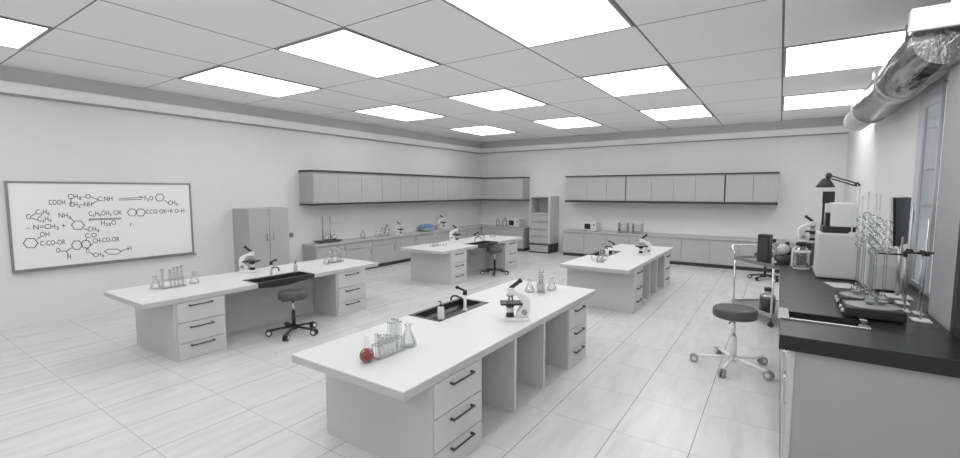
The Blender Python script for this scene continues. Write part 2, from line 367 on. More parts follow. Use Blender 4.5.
sk.box(SX, .58, SY0, SY0 + .035, .70, zt).box(SX, .58, SY1 - .035, SY1, .70, zt).box(SX, SX + .075, SY0 + .035, SY1 - .035, .70, zt).box(.535, .58, SY0 + .035, SY1 - .035, .70, zt)
# basin with sloping walls
x0, x1, ya, yb, zb = SX + .075, .535, SY0 + .035, SY1 - .035, .672
b0 = [(x0, ya, .70), (x1, ya, .70), (x1, yb, .70), (x0, yb, .70)]; b1 = [(x0 + .03, ya + .05, zb), (x1 - .03, ya + .05, zb), (x1 - .03, yb - .05, zb), (x0 + .03, yb - .05, zb)]
sk._add(b0 + b1, [(0, 1, 5, 4), (1, 2, 6, 5), (2, 3, 7, 6), (3, 0, 4, 7), (4, 5, 6, 7)])
sink = sk.build('sink', 'sink', bench)
ap = [(SY0, .716), (SY0, .698), (-.36, .688), (-.24, .674), (-.12, .668), (.0, .668), (.1, .674), (.2, .692), (.28, .705), (SY1, .708), (SY1, .716)]
MB().prism([(y, z) for y, z in ap], .537, .58, 'x').build('apron', 'sink', sink)
MB().cyl((.39, .02, zb + .001), (.39, .02, zb + .006), .03).build('drain', 'steel', sink)
fa = MB().cyl((.21, -.02, zt), (.21, -.02, zt + .015), .024).cyl((.21, -.02, zt + .015), (.21, -.02, zt + .17), .016).build('faucet', 'white', bench)
MB().tube([(.21, -.02, zt + .105), (.26, -.02, zt + .125), (.32, -.015, zt + .14), (.36, -.01, zt + .135), (.38, -.01, zt + .115), (.385, -.01, zt + .085)], .010).build('spout', 'black', fa)
MB().cyl((.21, -.02, zt + .165), (.21, -.02, zt + .215), .024, .021).cyl((.21, -.02, zt + .205), (.29, .0, zt + .235), .012).ellip((.295, 0, zt + .236), .021, .021, .018).build('lever', 'black', fa)

BENCH = [((-6.345, 3.70, 0), 0, 'long white-topped bench nearest the whiteboard, with black sink over its knee space'),
         ((-2.458, 3.687, 0), PI, 'large white-topped bench in the foreground, with open bays and a red flask on it'),
         ((-6.30, 8.90, 0), 0, 'white-topped bench with black sink in the back left, before the corner cabinets'),
         ((-2.49, 8.79, 0), PI, 'white-topped bench with open bays behind the foreground bench, before the back wall cabinets')]
benches = []
for i, (p, r, l) in enumerate(BENCH):
    o = bench if i == 0 else copy_tree(bench)
    o['label'] = l; o.location = p; o.rotation_euler.z = r; o['group'] = 'lab benches'; benches.append((p, r))
def on_bench(i, x, y, z=H):
    p, r = benches[i]; c, s = math.cos(r), math.sin(r)
    return (p[0] + c * x - s * y, p[1] + s * x + c * y, z)
BN = ['the bench by the whiteboard', 'the foreground bench', 'the back left bench', 'the back right bench']

# soap bottles
soap = thing('soap_dispenser', 'x', 'soap dispenser', group='soap dispensers by the bench sinks')
MB().lathe([(.001, 0), (.031, 0), (.033, .008), (.033, .105), (.028, .12), (.014, .126), (.001, .126)]).build('bottle', 'cream', soap)
MB().cyl((0, 0, .126), (0, 0, .142), .014, n=12).cyl((0, 0, .142), (0, 0, .17), .006, n=8).cyl((0, 0, .168), (.035, 0, .172), .006, n=8).build('pump', 'black', soap)
for i in range(4):
    o = soap if i == 0 else copy_tree(soap)
    o['label'] = 'white soap bottle with black pump by the sink of ' + BN[i]
    o.location = on_bench(i, .216, .37, zt); o.rotation_euler.z = benches[i][1]

# microscopes
def make_microscope(eye='black'):
    t = thing('microscope', 'x', 'microscope')
    MB().prism([(-.07, -.05), (.1, -.065), (.15, -.05), (.16, 0), (.15, .05), (.1, .065), (-.07, .05), (-.085, 0)], 0, .034, 'z').build('base', 'white', t, .008)
    arm = [(-.05, .255), (-.055, .29), (-.02, .303), (.03, .292), (.11, .255), (.15, .225), (.162, .19), (.162, .1), (.145, .033), (.03, .033), (.03, .085), (.055, .11), (.075, .15), (.065, .20), (.02, .245)]
    MB().prism(arm, -.032, .032, 'y').build('arm', 'white', t, .01)
    MB().box(-.125, .085, -.075, .075, .158, .176).cyl((-.03, 0, .13), (-.03, 0, .158), .042).build('stage', 'black', t, .004)
    MB().cyl((-.03, 0, .034), (-.03, 0, .066), .038).cyl((-.03, 0, .066), (-.03, 0, .07), .03).build('illuminator', 'black', t)
    MB().cyl((-.03, 0, .08), (-.03, 0, .125), .034).build('condenser', 'cream', t)
    ob = MB().cyl((-.03, 0, .235), (-.03, 0, .258), .036)
    for k in range(3): a = 2 * PI * k / 3; ob.cyl((-.03 + .016 * math.cos(a), .016 * math.sin(a), .237), (-.03 + .024 * math.cos(a), .024 * math.sin(a), .195), .011, .007, n=10)
    ob.build('objective_turret', 'steel', t)
    MB().cyl((-.03, 0, .295), (-.03, 0, .318), .038, .03).build('head', 'white', t)
    MB().cyl((-.03, 0, .308), (.068, 0, .385), .019, .018, n=12).cyl((.055, 0, .375), (.078, 0, .393), .022, n=12).build('eyepiece', eye, t)
    MB().cyl((.105, -.055, .085), (.105, .055, .085), .026, n=14).build('focus_knob', 'grey', t)
    return t
mic = make_microscope()
LA = math.radians(213.8)
for i in range(4):
    o = mic if i == 0 else copy_tree(mic)
    o['label'] = 'white microscope with black eyepiece and stage on ' + BN[i]; o['group'] = 'microscopes'
    o.location = on_bench(i, -.37 if i != 3 else -.31, -.01 if i != 3 else -.17); o.rotation_euler.z = LA + benches[i][1]

# glassware
def flask_profile(r, h, nr, nh):
    return [(.001, .002), (r * .95, .002), (r, .012), (r * .97, .03), (nr * 1.15, h - nh), (nr, h - nh + .01), (nr, h - .006), (nr * 1.3, h)]
def make_flask(label, loc, group=None, s=1.0):
    t = thing('erlenmeyer_flask', label, 'flask', loc, 0, group)
    MB().lathe(flask_profile(.06 * s, .155 * s, .02 * s, .045 * s)).build('glass_body', 'glass', t)
    MB().lathe([(.024 * s, .153 * s), (.027 * s, .155 * s), (.024 * s, .158 * s), (.02 * s, .156 * s)], closed=True).build('rim', 'gglass', t)
    return t
def make_round_flask(label, loc, r=.05, liquid=None, neck=.09, group=None):
    t = thing('round_bottom_flask', label, 'flask', loc, 0, group)
    prof = [(.02, .0)]; 
    for i in range(1, 11):
        a = -PI / 2 + .35 + (PI - .75) * i / 10; prof.append((r * math.cos(a), r + r * math.sin(a)))
    prof += [(.024, 2 * r * .985), (.018, 2 * r + .03), (.016, 2 * r + neck), (.021, 2 * r + neck + .006)]
    MB().lathe(prof).build('glass_body', 'cglass' if liquid else 'glass', t)
    if liquid: MB().ellip((0, 0, r), r * .99, r * .99, r * .99, z0=-.98, z1=.9).build('liquid', liquid, t)
    return t
def make_rack(label, loc, rz, tubes, tube_label, group, n=6, hgt=.17, two=True):
    """a wire rack 0.27 long with a row of test tubes standing in it; the tubes are things of their own"""
    t = thing('test_tube_rack', label, 'test tube rack', loc, rz, 'test tube racks')
    L, W = .135, .045
    MB().box(-L, L, -W, W, .006, .014).build('base_plate', 'steel', t)
    up = MB()
    up.box(-L, L, -W, -W + .012, .10, .106).box(-L, L, W - .012, W, .10, .106)
    for k in range(n + 1):
        x = -L + .006 + (2 * L - .012) * k / n; up.box(x - .004, x + .004, -W + .012, W - .012, .10, .106)
    up.build('top_grid', 'steel', t)
    for sx in (-1, 1):
        for sy in (-1, 1): MB().cyl((sx * (L - .006), sy * (W - .006), 0), (sx * (L - .006), sy * (W - .006), .106), .005, n=8).build('leg', 'steel', t)
    c, s = math.cos(rz), math.sin(rz)
    for k in range(n):
        if k not in tubes: continue
        for sy in ((-.018, .018) if two else (0,)):
            x = -L + .006 + (2 * L - .012) * (k + .5) / n
            p = (loc[0] + c * x - s * sy, loc[1] + s * x + c * sy, loc[2] + .0145)
            h = tubes[k] * hgt
            o = copy_tree(TUBE); o.location = p; o.scale = (1, 1, h / .17); tag(o, tube_label, 'test tube', group)
    return t
TUBE = thing('test_tube', 'x', 'test tube')
MB().lathe([(.001, .0), (.007, .002), (.0115, .01), (.0125, .02), (.0125, .165), (.016, .17)], n=12).build('glass_body', 'glass', TUBE)
MB().lathe([(.0135, .167), (.0165, .17), (.0135, .173), (.012, .17)], n=12, closed=True).build('rim', 'gglass', TUBE)

# front right of each bench: rack (and red flask on the foreground bench)
p = on_bench(1, -.03, 1.31); make_rack('steel wire rack of test tubes just behind the red flask on the foreground bench', p, PI / 2, {0: 1.0, 1: .8, 2: .85, 3: 1.35, 4: 1.45, 5: 1.3}, 'clear glass test tube standing in the rack behind the red flask', 'test tubes behind the red flask', hgt=.165)
make_round_flask('round glass flask of dark red liquid at the front of the foreground bench', on_bench(1, -.02, 1.52), .053, 'red')
make_flask('clear conical flask just behind the test tube rack by the red flask', on_bench(1, -.035, 1.10), s=1.15)
p = on_bench(1, -.04, -1.29); make_rack('wire rack of tall test tubes between two flasks, far end of the foreground bench', p, PI / 2 + .5, {1: 1.0, 2: 1.35, 3: 1.4, 4: 1.0}, 'clear test tube in the rack at the far end of the foreground bench', 'test tubes at the far end of the foreground bench')
make_flask('clear conical flask left of the rack at the far end of the foreground bench', on_bench(1, .05, -1.16))
make_flask('clear conical flask right of the rack at the far end of the foreground bench', on_bench(1, -.13, -1.41))
# bench by the whiteboard
make_flask('clear conical flask left of the test tube rack under the whiteboard', on_bench(0, -.22, -1.33))
p = on_bench(0, -.13, -1.17); make_rack('wire rack of tall test tubes on the whiteboard end of the long left bench', p, PI / 2 - .1, {0: 1.35, 2: 1.25, 3: 1.4, 4: 1.4, 5: 1.45}, 'clear test tube standing in the rack under the whiteboard', 'test tubes under the whiteboard')
make_flask('clear conical flask right of the test tube rack under the whiteboard', on_bench(0, -.16, -.90))
p = on_bench(0, -.06, 1.34); make_rack('wire rack of test tubes at the cabinet end of the bench by the whiteboard', p, PI / 2, {0: 1.2, 1: 1.0, 3: 1.5, 4: 1.5, 5: 1.3}, 'clear test tube in the rack at the cabinet end of the left bench', 'test tubes at the cabinet end of the left bench')
make_flask('clear conical flask at the cabinet end of the bench by the whiteboard', on_bench(0, -.02, 1.12))
# back left bench
p = on_bench(2, -.14, -1.1); make_rack('wire rack of test tubes at the front of the back left bench', p, PI / 2, {1: 1.0, 2: 1.7, 4: 1.0}, 'clear test tube in the rack on the back left bench', 'test tubes on the back left bench')
make_flask('clear conical flask beside the rack on the back left bench', on_bench(2, -.06, -.86), s=.9)
o = make_flask('tall clear flask at the far end of the back left bench', on_bench(2, -.08, 1.25), s=1.3)
# back right bench
make_flask('clear conical flask at the front end of the back right bench', on_bench(3, .06, 1.21), s=1.15)
make_round_flask('empty round glass flask beside the conical flask on the back right bench', on_bench(3, .2, 1.13), .055, None, .12)
p = on_bench(3, .10, .98); make_rack('wire rack of test tubes behind the two flasks on the back right bench', p, PI / 2, {1: 1.1, 3: 1.6}, 'clear test tube in the rack on the back right bench', 'test tubes on the back right bench')
for ch in [x for x in bpy.data.objects if x.parent == TUBE]: bpy.data.objects.remove(ch)
bpy.data.objects.remove(TUBE)

# ------------------------------------------------------------------ stools
def make_stool(label, loc, rz, base_mat, h, rs, rb, th=.12):
    t = thing('lab_stool', label, 'stool', loc, rz, 'rolling stools')
    b = .02
    MB().lathe([(.001, h - th), (rs - b, h - th), (rs - .004, h - th + .01), (rs, h - th + .03), (rs, h - .025), (rs - b, h - .003), (rs * .6, h), (.001, h)], n=32).build('seat', 'seat', t)
    MB().cyl((0, 0, h - th - .012), (0, 0, h - th), rs * .55, n=20).build('seat_plate', 'black' if base_mat == 'black' else 'steel', t)
    mid = .1 + (h - th - .1) * .55
    cr_ = .028 if base_mat == 'black' else .038
    MB().cyl((0, 0, .085), (0, 0, mid), cr_, cr_ * .9).build('column', base_mat, t)
    MB().cyl((0, 0, mid), (0, 0, h - th - .012), .016).build('gas_lift', 'chrome', t)
    MB().tube([(.0, 0, h - th - .03), (-rs * .5, -rs * .3, h - th - .035), (-rs * .62, -rs * .38, h - th - .04)], .007).build('height_lever', 'black', t)
    base = MB().cyl((0, 0, .065), (0, 0, .12), .045, .035)
    for k in range(5):
        a = 2 * PI * k / 5; c, s = math.cos(a), math.sin(a)
        base.tube([(c * .02, s * .02, .105), (c * rb * .5, s * rb * .5, .095), (c * rb * .85, s * rb * .85, .082), (c * rb, s * rb, .076)], .018)
    base.build('base', base_mat, t)
    for k in range(5):
        a = 2 * PI * k / 5; c, s = math.cos(a), math.sin(a); px, py = c * (rb + .012), s * (rb + .012)
        cs = MB()
        for q in (-1, 1):
            d = .012 * q; e = .032 * q
            cs.cyl((px - s * d, py + c * d, .045), (px - s * e, py + c * e, .045), .045, n=16)
        cs.cyl((px, py, .05), (px, py, .095), .012, n=8)
        co = cs.build('caster', 'blackmetal' if base_mat == 'black' else 'grey', t)
        hb = MB()
        for q in (-1, 1): hb.cyl((px - s * .03 * q, py + c * .03 * q, .045), (px - s * .0345 * q, py + c * .0345 * q, .045), .026, n=12)
        hb.build('hub_cap', 'cream', co)
    return t
make_stool('dark grey round stool with black star base at the bench by the whiteboard', (-5.60, 3.66, 0), .35, 'black', .61, .195, .31, .108)
make_stool('dark round stool with black star base at the back left bench', (-5.66, 9.1, 0), .2, 'black', .64, .195, .30, .108)
make_stool('dark round stool with white star base beside the black counter', (-.362, 5.73, 0), .78, 'white', .69, .225, .385, .112)
make_stool('black star-base stool in the back, behind the steel trolley', (-.2, 11.9, 0), .5, 'black', .60, .23, .28)

# ------------------------------------------------------------------ tall cabinet on the left wall
tc = thing('tall_cabinet', 'tall grey two-door cabinet on the left wall between whiteboard and wall cabinets', 'cabinet', (XL, 5.155, 0))
MB().box(.002, .58, -.425, .425, 0, 1.65).build('body', 'cab', tc)
for s in (-1, 1):
    d = MB().box(.58, .6, min(s * .004, s * .423), max(s * .004, s * .423), .06, 1.645).build('door', 'cab', tc, .003)
    hd = MB().cyl((.63, s * .07, 1.0), (.63, s * .07, 1.16), .007, n=8).cyl((.6, s * .07, 1.02), (.63, s * .07, 1.02), .006, n=8).cyl((.6, s * .07, 1.14), (.63, s * .07, 1.14), .006, n=8).build('handle', 'frame', d)

# ------------------------------------------------------------------ wall cabinets and base cabinets
def wall_unit(label, loc, rz, wdt, dep, group, vert=True):
    """local: back on y=0, front at y=-dep, x along the run"""
    t = thing('wall_cabinet', label, 'wall cabinet', loc, rz, group)
    z0, z1 = 1.715, 2.435
    MB().box(-wdt / 2 + .001, wdt / 2 - .001, -dep + .02, -.002, z0, z1).build('body', 'cab', t)
    d = MB()
    if vert:
        dd = MB().box(-wdt / 2 + .004, wdt / 2 - .004, -dep, -dep + .019, z0 + .006, z1 - .045).build('door', 'cab', t, .002)
        MB().box(-.05, .05, -dep - .012, -dep, z0 + .03, z0 + .04).build('handle', 'cabtop', dd)
    else:
        for a, b in ((z0 + .006, z1 - .17), (z1 - .164, z1 - .045)):
            dd = MB().box(-wdt / 2 + .003, wdt / 2 - .003, -dep, -dep + .019, a, b).build('door', 'cab', t, .002)
            MB().box(-.07, .07, -dep - .014, -dep, a + .025, a + .035).build('handle', 'cabtop', dd)
    return t
def strip(name, label, boxes):
    m = MB()
    for b in boxes: m.box(*b)
    return tag(m.build(name, 'dark'), label, 'cabinet edge strip')
D = .51
yA, yB = 6.28, YB - D        # long run on the left wall
n = 10; wv = (yB - yA) / n
for k in range(n):
    wall_unit('pale grey wall cabinet on the left wall run, %s from its whiteboard end' % ORD[k], (XL, yA + wv * (k + .5), 0), PI / 2, wv, D, 'wall cabinets round the back left corner', k % 4 != 1)
xA, xB = XL + D, -7.16
struct_c = thing('corner_cabinet', 'plain blind wall cabinet filling the back left corner', 'wall cabinet', (XL, YB, 0))
MB().box(.002, D - .002, -D + .002, -.002, 1.715, 2.435).build('body', 'cab', struct_c)
for k in range(2):
    wv2 = (xB - xA) / 2
    wall_unit('grey wall cabinet on the back wall left of the drawer tower, %s from corner' % ORD[k], (xA + wv2 * (k + .5), YB, 0), 0, wv2, D, 'wall cabinets round the back left corner')
e = .015
def ring(z0, z1): return [(XL, XL + D + e, yA - e, YB, z0, z1), (XL + D + e, xB + e, YB - D - e, YB, z0, z1)]
strip('cabinet_bottom_strip', 'dark lower edge strip under the corner run of wall cabinets', ring(1.675, 1.714))
strip('cabinet_top_strip', 'dark upper edge strip over the corner run of wall cabinets', ring(2.436, 2.475))
xC, xD = -5.62, -.05
edges = [-5.62, -4.9, -4.32, -3.75, -3.03, -2.45, -1.9, -1.2, -.57, -.05]
for k in range(9):
    a, b = edges[k] + (.012 if k in (3, 7) else 0), edges[k + 1] - (.012 if k in (2, 6) else 0)
    wall_unit('grey wall cabinet right of the drawer tower, %s from the left of its run' % ORD[k], ((a + b) / 2, YB, 0), 0, b - a, D, 'wall cabinets on the back wall', k not in (0, 4))
strip('cabinet_bottom_strip', 'dark lower edge strip under the back wall cabinets right of the tower', [(xC - e, xD + e, YB - D - e, YB, 1.655, 1.714)])
strip('cabinet_top_strip', 'dark upper edge strip over the back wall cabinets right of the tower', [(xC - e, xD + e, YB - D - e, YB, 2.436, 2.47)])

def base_unit(label, loc, rz, wdt, dep, group, drawers=True):
    t = thing('base_cabinet', label, 'base cabinet', loc, rz, group)
    MB().box(-wdt / 2 + .001, wdt / 2 - .001, -dep + .02, -.002, .09, .735).build('body', 'cab', t)
    MB().box(-wdt / 2 + .001, wdt / 2 - .001, -dep + .025, -.01, 0, .09).build('plinth', 'kick', t)
    zt_ = .57 if drawers else .72
    if drawers:
        d = MB().box(-wdt / 2 + .004, wdt / 2 - .004, -dep, -dep + .019, .575, .72).build('drawer', 'cab', t, .002)
        MB().box(-.06, .06, -dep - .015, -dep, .655, .665).build('handle', 'steel', d)
    dd = MB().box(-wdt / 2 + .004, wdt / 2 - .004, -dep, -dep + .019, .1, zt_ - .005).build('door', 'cab', t, .002)
    x = wdt / 2 - .05
    MB().box(x - .005, x + .005, -dep - .015, -dep, zt_ - .17, zt_ - .05).build('handle', 'steel', dd)
    return t
DB = .52; YBF = YB - .70
yA2 = 6.30; n = 8; wv = (YBF - .02 - yA2) / n
for k in range(n):
    base_unit('pale grey base cabinet on the left wall run, %s from the tall cabinet' % ORD[k], (XL, yA2 + wv * (k + .5), 0), PI / 2, wv, DB, 'base cabinets along the left wall', k in (1, 2, 5))
xE = -7.02; wv2 = (xE - (XL + DB)) / 2
for k in range(2):
    base_unit('grey base cabinet on the back wall left of the tower, %s from corner' % ORD[k], (XL + DB + wv2 * (k + .5), YB, 0), 0, wv2, .70, 'base cabinets left of the drawer tower')
tag(MB().box(XL + .002, XL + DB + .02, yA2 - .01, YB - .002, .736, .775).box(XL + DB + .02, xE + .01, YBF - .02, YB - .002, .736, .775).build('worktop', 'cabtop', None, .004), 'grey L-shaped worktop on the base cabinets round the back left corner', 'worktop')
xF, xG = -5.58, 1.27; n = 10; wv4 = (xG - xF) / n
for k in range(n):
    base_unit('grey base cabinet right of the drawer tower, %s from the left of its run' % ORD[k], (xF + wv4 * (k + .5), YB, 0), 0, wv4, .75, 'base cabinets along the back wall', k in (1, 2, 3))
tag(MB().box(xF - .01, xG, YB - .77, YB - .002, .736, .775).build('worktop', 'cabtop', None, .004), 'long grey worktop on the back wall base cabinets right of the tower', 'worktop')

# drawer tower
tw = thing('drawer_tower', 'tall grey drawer tower with open top shelf against the back wall', 'drawer tower', (-6.42, YB, 0))
TF = -.70
m = MB().box(-.36, -.335, TF, -.002, .3, 1.83).box(.30, .36, TF, -.002, .3, 1.83).box(-.335, .30, TF, -.002, 1.80, 1.83).box(-.335, .30, -.05, -.002, .3, 1.80).box(-.335, .30, TF + .02, -.05, .3, 1.27).box(-.335, .30, TF, -.05, 1.27, 1.29)
m.build('body', 'body', tw)
MB().box(-.36, .36, TF, -.002, 0, .299).build('base', 'kick', tw)
d = MB().box(-.34, .31, TF - .02, TF, .04, .25).build('drawer', 'cab', tw, .003)
MB().box(-.12, .12, TF - .035, TF - .02, .19, .2).build('handle', 'steel', d)
for k in range(4):
    z = .33 + .235 * k
    d = MB().box(-.335, .297, TF - .002, TF + .018, z, z + .222).build('drawer', 'cab', tw, .003)
    MB().box(-.28, .24, TF - .02, TF - .002, z + .19, z + .205).build('handle', 'grey', d)

# ------------------------------------------------------------------ things on the wall counters
ZC = .776
def make_small_mic(label, loc, rz, eye, sc=.95):
    t = make_microscope(eye); t['label'] = label; t['group'] = 'microscopes'; t.location = loc; t.rotation_euler.z = rz; t.scale = (sc,) * 3; return t
make_small_mic('small microscope with a red eyepiece on the left wall counter', (-8.90, 9.22, ZC), LA, 'redplastic', .9)
make_small_mic('microscope raised on a box on the left wall counter, right of the blue bowl', (-8.95, 11.22, ZC + .06), LA, 'black', 1.0)
tag(MB().box(-.13, .13, -.13, .13, 0, .06).build('microscope_case', 'cream', None, .006, (-8.93, 11.22, ZC)), 'low white box under the raised microscope on the left wall counter', 'box')
bw = thing('lidded_bowl', 'pale bowl with a blue domed lid on the left wall counter', 'bowl', (-8.93, 10.42, ZC))
MB().lathe([(.001, 0), (.12, 0), (.2, .06), (.24, .11), (.23, .115), (.001, .10)], n=28).build('bowl', 'paleblue', bw)
MB().ellip((0, 0, .118), .26, .26, .11, n=28, z0=0).build('lid', 'blue', bw)
# distillation heater with two glass columns
ht = thing('heating_stand', 'dark plated heater with two rods at the near end of the left counter', 'heater', (-8.93, 6.82, ZC))
MB().box(-.16, .16, -.3, .3, .03, .055).build('plate', 'dark', ht, .004)
MB().box(-.13, .13, -.26, .26, 0, .03).build('base', 'grey', ht)
for y in (-.09, .13):
    MB().cyl((-.08, y, .055), (-.08, y, .62), .012, n=8).build('rod', 'steel', ht)
MB().cyl((-.08, .13, .45), (-.08, .33, .45), .008, n=8).build('clamp_arm', 'steel', ht)
for k, y in enumerate((-.10, .12)):
    make_round_flask('round flask on the dark heater of the left counter, %s' % ('nearer the tall cabinet' if k == 0 else 'farther from the tall cabinet'), (-8.87, 6.82 + y, ZC + .056), .065, None, .1)
make_flask('clear conical flask left of the red microscope on the left wall counter', (-8.98, 8.62, ZC), s=1.5)
make_flask('small clear conical flask farthest left beside the red microscope', (-8.95, 8.38, ZC), s=1.0)
def make_bottle(label, loc, r, h, mat='glass', cap='grey', liquid=None):
    t = thing('reagent_bottle', label, 'bottle', loc, 0, 'reagent bottles')
    MB().lathe([(.001, 0), (r, 0), (r, h * .62), (r * .9, h * .7), (r * .4, h * .78), (r * .4, h * .86)], n=20).build('glass_body', mat, t)
    if liquid: MB().cyl((0, 0, .006), (0, 0, h * .55), r * .93).build('liquid', liquid, t)
    MB().cyl((0, 0, h * .86), (0, 0, h), r * .48, n=14).build('cap', cap, t)
    return t
make_bottle('small grey bottle on the left wall counter beside the flasks', (-9.0, 8.82, ZC), .07, .3)
make_bottle('low glass bottle on the left wall counter above the back edge of the bench', (-9.0, 7.95, ZC), .06, .2)

def microwave(label, loc):
    t = thing('lab_oven', label, 'oven', loc, 0, 'small ovens on the counters')
    MB().box(-.24, .17, -.19, .19, .015, .285).build('body', 'cream', t, .01)
    d = MB().box(-.225, .04, -.205, -.19, .04, .265).build('door', 'cream', t, .004)
    MB().box(-.19, .0, -.209, -.205, .07, .235).build('door_window', 'screen', d)
    MB().cyl((.10, -.205, .2), (.10, -.19, .2), .025).build('knob', 'dark', t); MB().cyl((.10, -.205, .1), (.10, -.19, .1), .02).build('knob', 'grey', t)
    for sx in (-1, 1): MB().box(sx * .15 - .055, sx * .15 - .015, -.17, .17, 0, .015).build('foot', 'dark', t)
    return t
microwave('small white oven with dark window on the counter left of the drawer tower', (-7.42, 13.35, ZC))
microwave('small white oven with dark window on the back wall counter right of the tower', (-4.75, 13.35, ZC))
make_bottle('grey bottle left of the oven on the counter by the corner', (-7.9, 13.35, ZC), .09, .3)
make_bottle('grey bottle in the back left corner, second left of the oven', (-8.2, 13.4, ZC), .07, .26)
def rackbox(label, loc):
    t = thing('tray_rack', label, 'rack', loc, 0, 'tray racks on the back counter')
    m = MB().box(-.13, -.12, -.12, .12, 0, .28).box(.12, .13, -.12, .12, 0, .28)
    m.build('side_frame', 'cab', t)
    for k in range(3): MB().box(-.12, .12, -.12, .12, .03 + .09 * k, .045 + .09 * k).build('tray', 'cabtop', t)
    return t
rackbox('small grey three-tray rack on the back counter, nearer the oven', (-3.83, 13.4, ZC)); rackbox('small grey three-tray rack on the back counter, farther from the oven', (-3.42, 13.4, ZC))

# ------------------------------------------------------------------ black-topped counter on the right
CT = .95; CY0, CY1 = 3.89, 7.62  # counter and its items scaled about the camera, scaled values written in directly
ct = thing('lab_counter', 'long black-topped counter along the right wall with pale grey side', 'counter', (0, 0, 0))
SXa, SXb, SYa, SYb = .095, .60, 4.40, 4.70     # sink opening
tp = MB().box(.045, 1.108, CY0, SYa, .84, CT).box(.045, 1.108, SYb, 5.35, .84, CT).box(.045, 1.275, 5.35, CY1, .84, CT).box(.045, SXa, SYa, SYb, .84, CT).box(SXb, 1.108, SYa, SYb, .84, CT)
tp.build('worktop', 'ctop', ct, .004)
MB().box(.15, 1.108, CY0 + .055, CY1 - .05, .0, .839).build('body', 'cbody', ct)
MB().box(.115, .149, CY0 + .045, CY0 + .09, 0, .839).build('corner_post', 'pale', ct, .006)
for k in range(5):
    a = CY0 + .15 + .70 * k; b = a + .68
    dr = MB().box(.125, .149, a, b, .66, .825).build('drawer', 'pale', ct, .003)
    MB().tube([(.125, a + .13, .74), (.09, a + .14, .74), (.09, b - .14, .74), (.125, b - .13, .74)], .008).build('handle', 'chrome', dr)
    do = MB().box(.125, .149, a, b, .08, .65).build('door', 'pale', ct, .003)
    MB().tube([(.125, a + .06, .58), (.09, a + .06, .57), (.09, a + .06, .37), (.125, a + .06, .36)], .009).build('handle', 'chrome', do)
sn = MB().box(SXa, SXa + .012, SYa, SYb, .84, CT + .004).box(SXb - .012, SXb, SYa, SYb, .84, CT + .004).box(SXa, SXb, SYa, SYa + .012, .84, CT + .004).box(SXa, SXb, SYb - .012, SYb, .84, CT + .004).box(SXa, SXb, SYa, SYb, .835, .845).build('sink', 'sink', ct)
for b_ in ((.032, .11, SYa - .03, SYb + .03), (SXb - .05, SXb + .02, SYa - .03, SYa + .07), (SXb - .02, SXb + .03, SYb - .06, SYb + .02), (.11, SXb - .05, SYa - .03, SYa - .012)):
    MB().box(*b_, CT + .001, CT + .02).build('sink_rim', 'chrome', sn, .003)

# heating plates with flasks and condensers
def heat_bank(label, x0, x1, y0, y1, h):
    cx, cy = (x0 + x1) / 2, (y0 + y1) / 2
    t = thing('heating_bank', label, 'heater', (cx, cy, CT), 0, 'heating banks on the black counter')
    hx_, hy_ = (x1 - x0) / 2, (y1 - y0) / 2
    MB().box(-hx_, hx_, -hy_, hy_, 0.008, h).build('housing', 'black', t, .012)
    for sx in (-1, 1):
        for sy in (-1, 1): MB().cyl((sx * (hx_ - .03), sy * (hy_ - .03), 0), (sx * (hx_ - .03), sy * (hy_ - .03), .009), .015, n=8).build('foot', 'dark', t)
    MB().ellip((0, 0, h), hx_ * .98, hy_ * .95, .018, n=28, m=4, z0=0).build('hot_plate', 'grey', t)
    for k in (-1, 1): MB().cyl((-hx_ - .02, k * hy_ * .45, h * .45), (-hx_, k * hy_ * .45, h * .45), .018, n=12).build('knob', 'cream', t)
    return t
heat_bank('black heating bank with round grey plate beside the counter sink, nearer one', .50, .88, 4.74, 5.07, .09)
heat_bank('black heating bank with round grey plate, farther one behind the first', .50, .86, 5.13, 5.46, .095)
def condenser(label, loc, top, group, r=.041, zc0=.46):
    """round flask with a bulbed glass column and a thin vent tube"""
    t = thing('reflux_flask', label, 'distilling flask', loc, 0, group)
    prof = [(.02, 0)]
    for i in range(1, 11):
        a = -PI / 2 + .35 + (PI - .75) * i / 10; prof.append((r * math.cos(a), r + r * math.sin(a)))
    prof += [(.013, 2 * r), (.013, 2 * r + .05)]
    MB().lathe(prof, n=18).build('flask_bulb', 'glass', t)
    MB().ellip((0, 0, r), r * .9, r * .9, r * .9, n=16, m=8, z0=-.97, z1=-.35).build('liquid', 'pale', t)
    z0 = 2 * r + .05; z1 = top - loc[2] - zc0
    MB().lathe([(.011, z0), (.011, z1)], n=12).build('stem', 'gglass', t)
    pr = [(.013, z1)]
    for b in range(4):
        zc = z1 + .072 * b
        pr += [(.013, zc + .008), (.030, zc + .022), (.034, zc + .035), (.030, zc + .048), (.013, zc + .064)]
    MB().lathe(pr, n=14).build('condenser', 'glass', t)
    MB().tube([(.012, 0, z1 + .02), (.035, .006, z1 + .03), (.04, .006, z1 + .06)], .005).build('side_arm', 'gglass', t)
    MB().lathe([(.007, z1 + .29), (.007, top - loc[2]), (.01, top - loc[2] + .004)], n=10).build('vent_tube', 'white', t)
    return t
nm = ['left one', 'middle one', 'right one']
for k, (x, y) in enumerate([(.665, 4.87), (.750, 4.90), (.70, 4.99)]):
    condenser('glass flask with bulbed condenser on the nearer heating bank, %s' % nm[k], (x, y, CT + .109), 1.92 + .02 * k, 'flasks with condensers on the heating banks')
for k, (x, y) in enumerate([(.62, 5.27), (.708, 5.25), (.67, 5.36)]):
    condenser('glass flask with bulbed condenser on the farther heating bank, %s' % nm[k], (x, y, CT + .114), 1.95 + .02 * k, 'flasks with condensers on the heating banks')
tag(MB().box(-.12, .12, -.15, .15, 0, .004).build('paper_sheet', 'paper', None, 0, (.62, 6.32, CT + .001), .25), 'pale sheet of paper lying on the black counter before the big box', 'paper')

